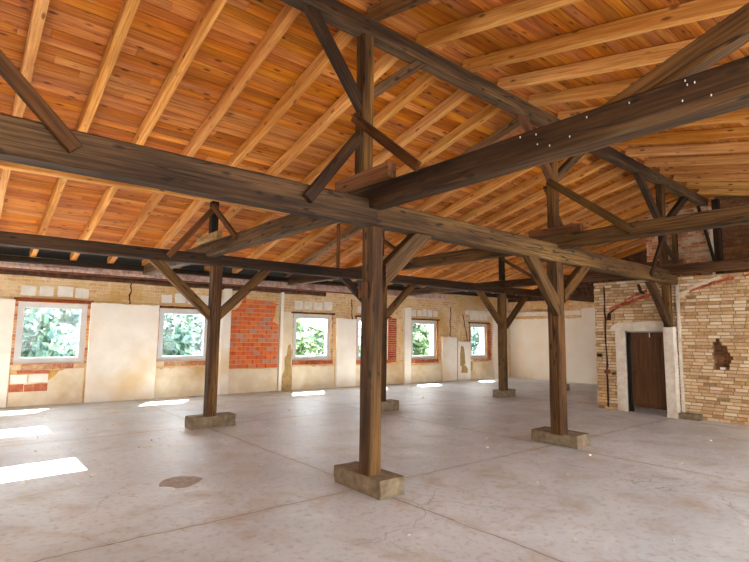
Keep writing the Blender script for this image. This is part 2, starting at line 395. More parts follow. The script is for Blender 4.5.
# plastered piers
wpatch('plaster_panel', ragged(-2.3, 0.0, 0, 2.32, 0.015, side=0.004), M['plaster'], -0.09)
wpatch('plaster_panel', ragged(1.46, 2.98, 0, 2.31, 0.015, side=0.004), M['plaster'], -0.09)
wpatch('plaster_panel', ragged(4.44, 4.63, 0, 2.6, 0.02), M['plaster'], -0.03)
wpatch('plaster_pilaster', ragged(4.63, 4.86, 0, 2.86, 0.01), M['plaster'], -0.10)
wpatch('plaster_pilaster', ragged(6.36, 6.45, 0, 2.86, 0.01), M['plaster'], -0.10)
wpatch('plaster_panel', ragged(6.46, 6.80, 0.0, 2.30, 0.02), M['plaster_low'], -0.03)
wpatch('plaster_panel', ragged(8.34, 9.08, 0, 2.16, 0.02), M['plaster'], -0.09)
wpatch('plaster_pilaster', ragged(11.14, 11.44, 0, 2.62, 0.03), M['plaster'], -0.09)
wpatch('plaster_panel', ragged(12.98, 13.74, 0, 1.62, 0.03), M['plaster'], -0.09)
wpatch('plaster_panel', ragged(13.80, 14.50, 0, 1.44, 0.03), M['plaster'], -0.07)
wpatch('plaster_pilaster', ragged(15.86, 16.36, 0, 2.4, 0.03), M['plaster'], -0.10)
wpatch('plaster_panel', ragged(16.36, 17.3, 0, 2.42, 0.03), M['plaster_low'], -0.04)
# plaster aprons under the windows
for u0, u1, z1, a in ((0.02, 1.42, 0.50, 0), (3.0, 4.44, 0.74, 0), (4.88, 6.34, 0.67, 0), (6.82, 8.30, 0.68, 0), (9.1, 11.10, 0.68, 0), (11.48, 12.96, 0.62, 0), (14.52, 15.84, 0.66, 0)):
    wpatch('plaster_apron', ragged(u0, u1, 0, z1, 0.035), M['plaster_low'], -0.025)
wpatch('plaster_apron', [(0.55, 0.4), (1.42, 0.45), (1.42, 0.80), (1.10, 0.80), (0.92, 0.74), (0.84, 0.62), (0.70, 0.52)], M['plaster_low'], -0.026)
# exposed bits under the first window
wpatch('pale_block', ragged(0.03, 0.33, 0.50, 0.68, 0.008, step=0.3), M['stone'], -0.028)
wpatch('pale_block', ragged(0.36, 0.72, 0.50, 0.68, 0.008, step=0.3), M['stone'], -0.028)
wpatch('red_brick', ragged(0.02, 0.28, 0.31, 0.47, 0.01), M['brick_red'], -0.030)
wpatch('red_brick', ragged(0.29, 0.72, 0.31, 0.47, 0.01), M['brick_red'], -0.030)
wpatch('red_brick', ragged(0.14, 0.74, 0.70, 0.76, 0.01), M['brick_red'], -0.030)
wpatch('yellow_mortar', [(0.72, 0.36), (0.80, 0.46), (0.86, 0.60), (0.94, 0.74), (0.72, 0.76), (0.72, 0.5)], M['yellow'], -0.022)
# sill bricks below and lintels above each window, pale blocks above lintels
for i, (a, b, c, d) in enumerate(WIN):
    q = MB(); x = a - 0.02
    while x < b + 0.02:
        ww = random.uniform(0.16, 0.26); q.box((x, -0.02 - random.uniform(0, 0.02), c - 0.13), (min(x + ww, b + 0.06), 0.05, c - 0.01 - random.uniform(0, 0.02))); x += ww + 0.012
    q.build('sill_bricks', M['brick_old'] if i in (0, 1, 5) else M['brick_red'], wall_back)
    wpatch('lintel', ragged(a - 0.09, b + 0.11, d + 0.015, d + (0.09 if i == 0 else 0.065), 0.006, side=0.0), M['redrust'] if i < 1 else M['darkrag'], -0.045 if i else -0.06)
    n = 4 if i != 4 else 5
    for k_ in range(n):
        w0 = a + (b - a + 0.05) * k_ / n; ww = (b - a) / n
        z0 = d + 0.14 + random.uniform(0, 0.03)
        wpatch('pale_block', ragged(w0 + 0.02, w0 + ww * random.uniform(0.82, 0.99), z0 - 0.01, z0 + random.uniform(0.20, 0.26), 0.012, bottom=0.01, side=0.006), M['stone'], -0.012)
    # brick reveals
    for (r0, r1) in ((a - 0.06, a - 0.002), (b + 0.002, b + (0.06 if i not in (3, 5) else 0.36 if i == 3 else 0.22))):
        q = MB(); z = c - 0.1
        while z < d:
            q.box((r0, -0.012 - random.uniform(0, 0.012), z), (r1, 0.05, z + 0.065)); z += 0.075
        q.build('reveal_bricks', M['brick_red'] if i > 2 else M['brick_old'], wall_back)
# walled-up opening
q = MB(); z = 0.68; row = 0
while z < 2.62:
    x = 4.88 - (0.13 if row % 2 else 0)
    while x < 6.34:
        x1 = min(x + 0.27, 6.34); x0 = max(x, 4.88)
        if x1 - x0 > 0.04: q.box((x0, -0.03 - random.uniform(0, 0.014), z), (x1 - 0.012, 0.03, z + 0.108))
        x += 0.27
    z += 0.12; row += 1
tag(q.build('brick_infill', M['brick_orange'], wall_back), 'orange brickwork filling a walled-up window opening')
wpatch('plaster_patch', [(4.88, 2.28), (5.0, 2.3), (5.12, 2.42), (5.2, 2.6), (5.3, 2.74), (4.88, 2.78)], M['ochre'], -0.055)
wpatch('plaster_patch', [(5.3, 2.62), (6.0, 2.60), (6.34, 2.5), (6.34, 2.8), (5.3, 2.8)], M['ochre'], -0.05)
wpatch('plaster_patch', [(6.14, 2.0), (6.34, 1.9), (6.34, 2.5), (6.22, 2.44), (6.2, 2.2)], M['ochre'], -0.05)
# damp stains
wpatch('damp_stain', [(6.48, 0.0), (6.80, 0.0), (6.80, 0.55), (6.76, 0.8), (6.79, 1.1), (6.74, 1.35), (6.66, 1.3), (6.63, 1.02), (6.56, 0.95), (6.57, 0.6), (6.49, 0.4)], M['stain'], -0.034)
wpatch('damp_stain', [(13.93, 0.55), (14.08, 0.5), (14.2, 0.62), (14.18, 0.95), (14.12, 1.25), (13.98, 1.3), (13.93, 1.0)], M['stain'], -0.074)
wpatch('damp_stain', [(13.98, 0.28), (14.32, 0.26), (14.34, 0.42), (14.2, 0.55), (14.02, 0.52)], M['stain'], -0.074)
wpatch('damp_stain', [(14.52, 0.3), (14.66, 0.35), (14.66, 0.8), (14.54, 0.85)], M['stain'], -0.03)
# cornice: dusty red brick ledge above a dark timber plate
q = MB(); x = U0 + 0.1
while x < 13.2:
    ww = random.uniform(0.22, 0.34)
    q.box((x, -0.16 - random.uniform(0, 0.02), 2.99), (min(x + ww, 13.2), 0.01, 3.05)); q.box((x + 0.05, -0.10 - random.uniform(0, 0.02), 3.06), (min(x + ww + 0.03, 13.25), 0.01, 3.17)); x += ww + 0.01
q.build('brick_ledge', M['pinkband'], wall_back)
q = MB(); q.tube([(U0 + 0.1 + i * 0.6, -0.03 + random.uniform(-0.012, 0.012), 2.90 + random.uniform(-0.012, 0.012)) for i in range(int(11.0 / 0.6))], [random.uniform(0.055, 0.075) for _ in range(int(11.0 / 0.6))], 8)
q.build('timber_plate', M['darkrag'], wall_back)
q = MB(); q.tube([(U0 + 0.1 + i * 0.7, -0.155, 2.965 + random.uniform(-0.004, 0.004)) for i in range(17)], 0.022, 8); q.build('pipe', M['pipe'], wall_back, smooth=True)
wpatch('plaster_ledge', ragged(14.3, 17.3, 2.50, 2.66, 0.01), M['plaster'], -0.10)
def crack(pts, parent=wall_back, wdt=0.018, v=-0.01, fn=None, name='crack'):
    q = MB(); L = []; Rr = []
    for i, (a, b) in enumerate(pts):
        ww = wdt * random.uniform(0.5, 1.2); L.append((a - ww, b)); Rr.append((a + ww, b + random.uniform(-0.01, 0.01)))
    q.prism(L + Rr[::-1], fn or (lambda p, d: (p[0], d, p[1])), v, v + 0.012); return q.build(name, M['crack'], parent)
def vcrack(u, z0, z1, drift=0.0, n=9, **kw):
    return crack([(u + drift * i / n + random.uniform(-0.02, 0.02), z0 + (z1 - z0) * i / n) for i in range(n + 1)], **kw)
vcrack(2.30, 2.32, 2.84); vcrack(8.95, 2.1, 2.8); vcrack(13.45, 1.62, 2.75, 0.05); vcrack(14.42, 1.45, 2.5, -0.28)

# windows
for i, (a, b, c, d) in enumerate(WIN):
    root = tag(empty('window_%d' % (i + 1), (0, 0, 0), MW @ Matrix.Translation(((a + b) / 2, 0.09, c))), kind='structure')
    W2, H = (b - a) / 2, d - c
    q = MB(); t = 0.075
    for A_, B_ in (((-W2, -.035, 0), (W2, .035, t)), ((-W2, -.035, H - t), (W2, .035, H)), ((-W2, -.035, t), (-W2 + t, .035, H - t)), ((W2 - t, -.035, t), (W2, .035, H - t))): q.box(A_, B_)
    q.build('window_frame', M['frame'], root)
    q = MB(); t2 = t + 0.05
    for A_, B_ in (((-W2 + t, -.05, t), (W2 - t, .02, t2)), ((-W2 + t, -.05, H - t2), (W2 - t, .02, H - t)), ((-W2 + t, -.05, t2), (-W2 + t2, .02, H - t2)), ((W2 - t2, -.05, t2), (W2 - t, .02, H - t2))): q.box(A_, B_)
    q.build('sash', M['frame'], root)
    q = MB(); q.box((-W2 + t2 - .01, -.018, t2 - .01), (W2 - t2 + .01, -.012, H - t2 + .01)); q.build('glass_pane', M['glass'], root)

# ------------------------------------------------------------------ structure: far end wall and added left and front walls
XE = 14.5
mb = MB(); mb.box((XE, -7.0, 0), (XE + 0.35, 9.0, 3.1)); wall_far = tag(mb.build('wall_far', M['ochre']), kind='structure')
def epatch(name, P, mat, d=0.05, base=XE, par=wall_far, label=None):
    q = MB(); q.prism(P, lambda p, dd: (dd, p[0], p[1]), base - d, base + 0.003); o = q.build(name, mat, par)
    if label: o['label'] = label
    return o
epatch('plaster_panel', ragged(1.5, 5.3, 0, 2.84, 0.02, arch=0.12), M['plaster_end'], 0.05)
epatch('plaster_panel', ragged(5.3, 8.45, 0, 2.38, 0.02), M['plaster_end'], 0.045)
epatch('plaster_ledge', ragged(5.3, 8.4, 2.50, 2.66, 0.008), M['plaster'], 0.13)
epatch('plaster_patch', [(6.9, 2.50), (7.7, 2.50), (7.3, 2.66)], M['plaster'], 0.20)
mb = MB(); mb.prism([(9.2, 3.1), (-7.0, 3.1), (-7.0, 3.8), (0.0, 5.36), (9.2, 3.3)], lambda p, d: (d, p[0], p[1]), XE, XE + 0.1); tag(mb.build('wall_far', M['darkrag']), kind='structure')
mb = MB(); LX = -4.6  # unseen left wall, added with openings to shape the incoming light
op = [(2.5, 3.2), (5.35, 6.05)]
ys = [-7.0, 2.5, 3.2, 5.35, 6.05, 9.6]
for a, b in zip(ys[:-1], ys[1:]):
    if (a, b) in op: mb.box((LX - 0.25, a, 0), (LX, b, 0.9)); mb.box((LX - 0.25, a, 2.27), (LX, b, 3.0))
    else: mb.box((LX - 0.25, a, 0), (LX, b, 3.0))
mb.prism([(-7.0, 3.0), (9.6, 3.0), (7.5, 3.45), (0, 5.4), (-7.0, 3.9)], lambda p, d: (d, p[0], p[1]), LX - 0.25, LX)
tag(mb.build('added_wall_left', M['plaster']), kind='structure')
mb = MB(); mb.box((LX - 0.25, -7.35, 0), (15.0, -7.0, 0.7)); mb.box((LX - 0.25, -7.35, 2.75), (15.0, -7.0, 3.62))  # unseen wall behind the camera, added to limit and shape daylight
for xx in (-4.85, -1.6, 1.6, 4.8, 8.0, 11.2, 14.5): mb.box((xx, -7.35, 0.7), (xx + 0.5, -7.0, 2.75))
tag(mb.build('added_wall_front', M['plaster']), kind='structure')

# ------------------------------------------------------------------ structure: brick stair room
XB = 8.42
mb = MB(); 
DY0, DY1, DZ = 0.20, 1.06, 1.80
HOLE = [(1.02, 1.09, -0.93, -0.66), (1.09, 1.16, -0.93, -0.66), (1.16, 1.23, -0.96, -0.67), (1.23, 1.30, -1.00, -0.65), (1.30, 1.37, -0.95, -0.64), (1.37, 1.44, -0.91, -0.66), (1.44, 1.51, -0.91, -0.64), (1.51, 1.58, -0.80, -0.66), (1.58, 1.65, -0.78, -0.72)]
def in_open(y0, y1, z0, z1):
    if z0 < DZ and y1 > DY0 and y0 < DY1: return 'door'
    for (a, b, c, d) in HOLE:
        if z0 < b - 0.004 and z1 > a + 0.004 and y1 > c and y0 < d: return (a, b, c, d)
    return None
zs = sorted({0.0, 2.95, DZ} | {h[0] for h in HOLE} | {HOLE[-1][1]})
for z0, z1 in zip(zs[:-1], zs[1:]):
    spans = [(-6.6, 1.76)]
    zc = (z0 + z1) / 2
    gaps = []
    if zc < DZ: gaps.append((DY0, DY1))
    for (a, b, c, d) in HOLE:
        if a < zc < b: gaps.append((c, d))
    for g0, g1 in gaps:
        ns = []
        for s0, s1 in spans:
            if g1 <= s0 or g0 >= s1: ns.append((s0, s1))
            else:
                if g0 > s0: ns.append((s0, g0))
                if g1 < s1: ns.append((g1, s1))
        spans = ns
    for s0, s1 in spans: mb.box((XB + 0.012, s0, z0), (XB + 0.3, s1, z1), 0)
mb.box((XB + 0.3, 1.5, 0), (10.8, 1.76, 2.95), 0); mb.box((10.55, -5.5, 0), (10.8, 1.5, 2.6), 0)
z = 0.006; row = 0
while z < 2.93:
    y = -6.6 + (0.11 if row % 2 else 0)
    while y < 1.76:
        ln = 0.205 * random.uniform(0.86, 1.1); y0, y1, z0, z1 = max(y, -6.6), min(y + ln, 1.762), z, z + 0.056
        if y1 - y0 > 0.03:
            d = random.uniform(-0.012, 0.012) + (0.02 if random.random() < 0.03 else 0)
            segs = [(y0, y1)]
            hit = in_open(y0, y1, z0, z1)
            if hit == 'door':
                segs = [(y0, min(y1, DY0))] if y0 < DY0 else [(max(y0, DY1), y1)]
            elif hit: segs = [(y0, min(y1, hit[2])), (max(y0, hit[3]), y1)]
            if random.random() < 0.014 and not hit: segs = []
            for (s0, s1) in segs:
                if s1 - s0 > 0.025: mb.box((XB - 0.006 + d, s0 + 0.002, z0 + random.uniform(0, 0.004)), (XB + 0.06, s1, z1 - random.uniform(0, 0.005)), 1)
        y += ln + 0.012
    z += 0.0685; row += 1
wall_right = tag(mb.build('wall_right', None, mats=[M['mortar'], M['brick_tan']]), kind='structure')
def rpatch(name, P, mat, d=0.02, d2=0.02, label=None):
    q = MB(); q.prism(P, lambda p, dd: (dd, p[0], p[1]), XB - d, XB + d2); o = q.build(name, mat, wall_right)
    if label: o['label'] = label
    return o
# broken-out pocket in the brickwork
q = MB()
for i, (a, b, c, d) in enumerate(HOLE):
    dd = 0.10 if i % 3 != 1 else 0.07
    q.box((XB + dd, c - 0.03, a), (XB + 0.2, (c + d) / 2 - 0.01, b - 0.012)); q.box((XB + dd + 0.02, (c + d) / 2, a), (XB + 0.2, d + 0.03, b - 0.01))
q.box((XB + 0.2, -1.05, 0.98), (XB + 0.25, -0.58, 1.70))
tag(q.build('broken_pocket', M['brick_brown'], wall_right), 'broken-out pocket of dark brown bricks in the tan brick wall')
q = MB(); q.box((XB + 0.02, -0.84, 1.03), (XB + 0.09, -0.76, 1.075)); q.build('mortar_lump', M['stone'], wall_right)
# red relieving courses
def course(pts, hgt, label):
    q = MB()
    for (y0, z0), (y1, z1) in zip(pts[:-1], pts[1:]):
        d = random.uniform(0.012, 0.035); hh = hgt * random.uniform(0.8, 1.15)
        q.prism([(y0 - 0.004, z0), (y1 + 0.004, z1), (y1 + 0.004, z1 + hh), (y0 - 0.004, z0 + hh)], lambda p, dd: (dd, p[0], p[1]), XB - d, XB + 0.02)
    tag(q.build('red_brick_course', M['brick_red'], wall_right), label)
course([(-0.30 - i * 0.12, 2.60 + 0.30 * (1 - ((12 - i) / 12) ** 1.7)) for i in range(13)], 0.055, 'rising course of red bricks near the top of the brick wall')
course([(1.40 - i * 0.14, 2.27 + i * 0.045 + random.uniform(-0.015, 0.015)) for i in range(9)], 0.075, 'broken course of red bricks above the door lintel')
course([(1.05 - i * 0.13, 2.47 + i * 0.055 + random.uniform(-0.015, 0.015)) for i in range(5)], 0.05, 'short upper run of red bricks above the door lintel')
rpatch('mortar_smear', [(-0.08, 2.60), (-0.3, 2.68), (-0.45, 2.78), (-0.6, 2.82), (-0.85, 2.91), (-0.9, 2.86), (-0.7, 2.80), (-0.55, 2.75), (-0.42, 2.68), (-0.3, 2.66), (-0.2, 2.52), (-0.1, 2.50)], M['mortar_pale'], 0.02)
rfn = lambda p, d: (XB - 0.03 + d, p[0], p[1])
crack([(1.50 + random.uniform(-0.012, 0.012), 0.05 + i * 0.2) for i in range(15)], wall_right, 0.018, 0.0, rfn)
crack([(1.42, 2.2), (1.3, 2.28), (1.2, 2.34), (1.0, 2.36)], wall_right, 0.05, 0.0, rfn); crack([(0.62, 2.62), (0.68, 2.7), (0.72, 2.85)], wall_right, 0.05, 0.0, rfn)
crack([(1.42, 2.05), (1.40, 2.2)], wall_right, 0.06, 0.0, rfn)
# concrete lintel, jamb, pier
rpatch('lintel', [(1.40, 1.80), (0.16, 1.80), (0.16, 2.00), (0.5, 2.02), (0.9, 1.99), (1.2, 1.99), (1.30, 1.95), (1.38, 1.88)], M['limewash'], 0.035, 0.20, 'limewashed concrete lintel')
q = MB(); q.box((XB - 0.05, 1.06, 0), (XB + 0.28, 1.27, 1.80)); tag(q.build('door_jamb', M['limewash'], wall_right), 'limewashed concrete jamb')
pier = MB(); pier.prism([(0.19, 0.0), (-0.04, 0.0), (-0.03, 0.1), (-0.015, 0.12), (-0.02, 1.0), (-0.01, 1.875), (0.18, 1.875), (0.175, 0.1)], lambda p, d: (d, p[0], p[1]), XB - 0.21, XB - 0.02)
tag(pier.build('door_pier', M['limewash'], wall_right), 'limewashed concrete pier on the right of the door')
q = MB(); q.box((XB - 0.04, -0.045, 0), (XB + 0.0, -0.10, 2.78)); q.build('plaster_strip', M['limewash'], wall_right)
mb = MB(); mb.box((XB - 0.22, -0.42, 0), (XB - 0.03, -0.05, 0.12)); tag(mb.build('kerb_block', M['concrete']), 'low grey concrete block on the floor beside the door pier', 'concrete block')
# wall fittings
fx = MB(); fx.box((XB - 0.065, 1.61, 1.19), (XB - 0.013, 1.71, 1.27)); eb = tag(fx.build('switch_box', M['black']), 'small black switch box on the brick wall left of the door', 'switch box')
for i, (yy, zz, r, lab) in enumerate(((1.48, 0.86, 0.055, 'pipe stub high'), (1.34, 0.83, 0.035, 'pipe stub low'))):
    q = MB(); q.tube([(XB - 0.10, yy, zz), (XB - 0.013, yy, zz)], r, 12)
    tag(q.build('pipe_stub', M['pipe']), ('larger round pipe stub sticking out of the brick left of the door jamb', 'smaller round pipe stub next to the door jamb')[i], 'pipe', 'pipe stubs by the door')

# door
dr = tag(empty('door_1', (XB + 0.10, 0.63, 0)), kind='structure')
q = MB(); yb = [0.215 + i * (0.765 / 5) for i in range(6)]
for a, b in zip(yb[:-1], yb[1:]): q.box((-0.02, a + 0.003 - 0.63, 0.11), (0.02, b - 0.003 - 0.63, 1.765))
for zz in (0.11, 0.93, 1.66): q.box((-0.032, 0.215 - 0.63, zz), (-0.02, 0.98 - 0.63, zz + (0.04 if zz == 0.93 else 0.10)))
for yy in (0.215, 0.90): q.box((-0.03, yy - 0.63, 0.11), (-0.0195, yy + 0.08 - 0.63, 1.765))
q.build('door_leaf', M['door'], dr)
q = MB(); q.box((-0.045, 0.23 - 0.63, 0.84), (-0.032, 0.27 - 0.63, 0.98)); h = q.build('latch', M['steel'], dr)
q = MB(); q.box((-0.04, 0.56 - 0.63, 1.66), (-0.03, 0.575 - 0.63, 1.755)); q.build('paper_strip', M['white'], dr)
q = MB(); q.box((-0.04, 0.20 - 0.63, 1.77), (0.03, 1.05 - 0.63, 1.795)); q.build('door_head', M['steel'], dr)
q = MB(); q.box((-0.04, 0.985 - 0.63, 0.0), (0.03, 1.055 - 0.63, 1.77)); q.build('dark_gap_strip', M['black'], dr)  # black strip: darkness of the gap between jamb and leaf, put in as colour

# upper gable masonry behind the stair room
XG = 10.5
mb = MB(); mb.prism([(1.34, 2.6), (-0.12, 2.6), (-0.12, 4.86), (0.0, 4.88), (1.34, 4.86)], lambda p, d: (d, p[0], p[1]), XG + 0.012, XG + 0.3, 0)
z = 2.62; row = 0
while z < 4.84:
    y = -0.12 + (0.1 if row % 2 else 0)
    while y < 1.34:
        ln = random.uniform(0.1, 0.24)
        if random.random() > 0.08: mb.box((XG - 0.02 + random.uniform(-0.015, 0.02), y, z), (XG + 0.05, min(y + ln, 1.34), z + 0.058), 1)
        y += ln + 0.014
    z += 0.07; row += 1
tag(mb.build('wall_gable', None, mats=[M['mortar_pale'], M['brick_old']]), kind='structure')
mb = MB(); mb.prism([(-0.12, 2.6), (-6.5, 2.6), (-6.5, 3.8), (-0.12, 5.2)], lambda p, d: (d, p[0], p[1]), XG + 0.5, XG + 0.8, 0)
z = 2.62; row = 0
while z < 5.1:
    y = -6.4
    while y < -0.15:
        ln = random.uniform(0.18, 0.24)
        if z + 0.06 < 5.2 + 0.219 * (y + 0.12): mb.box((XG + 0.48 + random.uniform(-0.01, 0.01), y, z), (XG + 0.55, min(y + ln, -0.12), z + 0.058), 1)
        y += ln + 0.012
    z += 0.07; row += 1
tag(mb.build('wall_gable', None, mats=[M['mortar_dark'], M['brick_brown']]), kind='structure')

# ------------------------------------------------------------------ structure: roof boarding
def deck(name, y0, y1, zfun, sgn, x0=-4.5, x1=14.5, bw=0.135):
    q = MB(); y = y0
    while y < y1 - 0.01:
        x = x0 - random.uniform(0, 3.0)
        while x < x1:
            L = random.uniform(3.2, 4.6); a, b = max(x, x0), min(x + L, x1)
            if b - a > 0.05:
                ya, yb_ = y + 0.0045, y + bw - 0.0045
                dz = random.uniform(0, 0.004)
                n = len(q.v)
                for t in (0, 0.024):
                    for X_, Y_ in ((a, ya), (b - 0.004, ya), (b - 0.004, yb_), (a, yb_)): q.v.append((X_, sgn * Y_, zfun(Y_) + t + dz))
                for f_ in ((0, 3, 2, 1), (4, 5, 6, 7), (0, 1, 5, 4), (1, 2, 6, 5), (2, 3, 7, 6), (3, 0, 4, 7)): q.f.append([n + i for i in f_]); q.fm.append(0)
            x += L
        y += bw
    return tag(q.build(name, M['board']), kind='structure')
RH = 0.165
zl = lambda y: 5.22 + RH - 0.25 * y
zr = lambda y: 5.20 + RH - 0.225 * y
deck('ceiling', 0.0, 7.6, zl, 1)
deck('ceiling', 0.02, 7.0, zr, -1)
mb = MB()
mb.prism([(0, zl(0) + 0.03), (7.6, zl(7.6) + 0.03), (7.6, zl(7.6) + 0.06), (0, zl(0) + 0.06)], lambda p, d: (d, p[0], p[1]), -4.85, 14.9)
mb.prism([(0, zr(0) + 0.03), (-7.5, zr(7.5) + 0.03), (-7.5, zr(7.5) + 0.06), (0, zr(0) + 0.06)], lambda p, d: (d, p[0], p[1]), -4.85, 14.9)
mb.prism([(7.6, zl(7.6) + 0.01), (9.9, 3.29), (9.9, 3.34), (7.6, zl(7.6) + 0.06)], lambda p, d: (d, p[0], p[1]), -4.85, 14.9)
tag(mb.build('roof', M['felt']), kind='structure')

# ------------------------------------------------------------------ rafters
n = 0
for k_ in range(0, 24):
    x = -2.98 + 0.728 * k_
    if x > 14.4: break
    old = k_ in (9,)
    ye = 8.42 - 0.047 * (x + 2.4)
    m_ = M['rafter_old'] if old else M['rafter']
    beam('rafter', (x, 0.15, zl(0.15) - RH/2 - 0.004), (x, ye, 5.22 + RH/2 - 0.25 * ye - 0.004), 0.108, RH, m_,
         '%s rafter on the left roof slope, %s from the left' % ('greyed old' if old else 'orange pine', ORD[n]), 'rafter', 'rafters of the left roof slope', jit=0.002)
    n += 1
xs = [-0.02, 0.78, 1.67, 2.44, 3.23, 4.08, 4.92, 5.75, 6.58, 7.45, 8.23, 9.0, 9.78, 10.58, 11.36, 12.14, 12.92, 13.7]
for i, x in enumerate(xs):
    x += 0.045
    old = i == 0
    beam('rafter', (x, 0.09, zr(-0.09) - RH/2 - 0.006), (x, -6.95, zr(6.95) - RH/2 - 0.004), 0.10, RH, M['rafter_old'] if old else M['rafter'],
         '%s rafter on the right roof slope, %s from the near end' % ('weathered brown' if old else 'orange pine', ORD[i]), 'rafter', 'rafters of the right roof slope', jit=0.002)

# ------------------------------------------------------------------ ridge, purlin, eave timbers
beam('ridge_beam', (-4.55, 0, 5.06), (10.6, 0, 4.98), 0.18, 0.20, M['beam'], 'old dark ridge beam running under the peak of the roof', 'beam')
for i in range(0): pass
beam('purlin', PB(-4.5, 3.97), PB(14.3, 4.172), 0.14, 0.10, M['rafter'], 'roof purlin above the rear row of posts', 'beam')
beam('eave_beam', (-4.55, 8.45, 3.065), (14.45, 7.56, 3.22), 0.16, 0.12, M['beam_dark'], 'dark eave beam carrying the rafter ends along the window wall', 'beam')

# ------------------------------------------------------------------ concrete footings and posts
def footing(cx, cy, hx, hy, h, label, rot=0.0):
    q = MB(); P = []
    V = []
    for z in (0.0, h * 0.5, h):
        for a, b in ((-hx, -hy), (0, -hy), (hx, -hy), (hx, 0), (hx, hy), (0, hy), (-hx, hy), (-hx, 0)):
            s_ = 1.0
            V.append((a * s_ + random.uniform(-0.012, 0.012), b * s_ + random.uniform(-0.012, 0.012), z if z in (0, h) else z + random.uniform(-0.02, 0.02)))
    F = [[i for i in range(8)][::-1], [16 + i for i in range(8)]]
    for r in range(2):
        for i in range(8): F.append([r*8 + i, r*8 + (i+1) % 8, (r+1)*8 + (i+1) % 8, (r+1)*8 + i])
    o = link('concrete_footing', V, F, M['concrete'], None, Matrix.Translation((cx, cy, 0)) @ Matrix.Rotation(rot, 4, 'Z'))
    md = o.modifiers.new('bevel', 'BEVEL'); md.width = 0.012; md.segments = 2
    return tag(o, label, 'footing', 'concrete footings under the posts')
HB = 0.185; HQ = 0.205
footing(0.12, 0.12, 0.165, 0.40, HB, 'concrete footing under the nearest big post in the middle of the photo')
footing(3.95, 0.13, 0.20, 0.38, HB, 'long concrete footing under the right-hand post of the front row')
footing(0.20, 4.60, 0.40, 0.15, HQ, 'concrete footing under the leftmost post, near the sunlit floor')
footing(3.93, 4.36, 0.40, 0.14, HQ, 'concrete footing half hidden behind the nearest post')
footing(8.36, 4.36, 0.36, 0.13, HQ, 'small concrete footing under the far post by the end wall')
footing(11.35, 4.38, 0.25, 0.13, HQ, 'smallest and farthest concrete footing, seen just right of the front-row post')

PG = 'timber posts standing on footings'
ZA0, ZA1 = 2.785, 3.06      # front girder
ZB0, ZB1 = 2.815, 3.01      # rear girder
def post(x, y, z0, z1, s, label, mat='post', group=PG, name='post', s2=None, rot=0.0):
    up = (0, 1, 0) if not rot else (math.sin(-rot), math.cos(rot), 0)
    return beam(name, (x, y, z0), (x, y, z1), s, s2 or s, M[mat], label, 'post', group, up=up, jit=0.003)
P1 = post(0.05, 0.01, HB, ZA0, 0.175, 'thick weathered post nearest the camera, in the middle of the photo')
cl = beam('cleat', (-0.057, 0.03, 2.01), (-0.057, 0.03, 2.18), 0.13, 0.035, M['plank'], up=(1, 0, 0), parent=P1)
P1i = P1.matrix_world.inverted(); cl.matrix_basis = P1i @ cl.matrix_basis
tag(cl, 'short brown cleat nailed to the post')
post(3.71, 0.0, HB, ZA0, 0.19, 'weathered post of the front row, second from the left, right of the photo centre')
post(0.12, 4.47, HQ, ZB0, 0.18, 'dark post on the left, between the second window and the brick infill', rot=-ab)
post(3.86, 4.30, HQ, ZB0, 0.18, 'dark rear post standing partly behind the nearest post', rot=-ab)
post(8.10, 4.20, HQ, ZB0, 0.19, 'dark rear post in front of the far corner by the small last window', rot=-ab)
UG = 'short king posts between tie beams and roof'
post(-0.10, 0.0, 3.20, 4.93, 0.15, 'king post rising to the ridge above the nearest post', 'post', UG, 'king_post')
post(3.70, 0.0, 3.20, 4.91, 0.14, 'king post rising to the ridge above the second front-row post', 'post', UG, 'king_post')
post(7.95, 0.0, 3.16, 4.89, 0.14, 'far king post where crossing struts meet by the brick gable', 'post', UG, 'king_post')
q_ = PB(0.03, 0); post(q_.x, q_.y, 3.20, 3.965, 0.13, 'short dark upper post above the leftmost post', 'beam_dark', UG, 'king_post')
q_ = PB(3.82, 0); post(q_.x, q_.y, 3.20, 3.965, 0.12, 'short dark upper post just right of the nearest post', 'beam_dark', UG, 'king_post')
q_ = PB(8.02, 0); post(q_.x, q_.y, 3.17, 3.965, 0.13, 'short upper post above the far rear post', 'beam_dark', UG, 'king_post')
post(8.30, 0.10, 1.878, ZA0 - 0.004, 0.15, 'short timber post standing on the pale door pier', 'post', None, 'stub_post')
q_ = PB(2.65, 0); beam('hanger', (q_.x, q_.y - 0.05, ZB1 - 0.0), (q_.x, q_.y - 0.05, 3.945), 0.06, 0.06, M['plank'], 'thin upright batten between the rear girder and the roof', 'batten', up=(0, 1, 0))
beam('gable_post', (10.36, -0.32, 3.0), (10.36, -0.32, 4.95), 0.16, 0.14, M['beam_dark'], 'dark post against the upper gable wall under the ridge end', 'post', up=(0, 1, 0))
beam('gable_batten', (10.40, 0.62, 3.0), (10.40, 0.62, 4.6), 0.13, 0.10, M['post'], 'upright timber against the pale rubble of the upper gable wall', 'post', up=(0, 1, 0))
beam('strut', (10.26, 0.02, 4.84), (10.26, -0.30, 3.2), 0.06, 0.08, M['beam_dark'], 'thin dark slanting strut at the ridge end by the gable post', 'strut', up=(1, 0, 0))

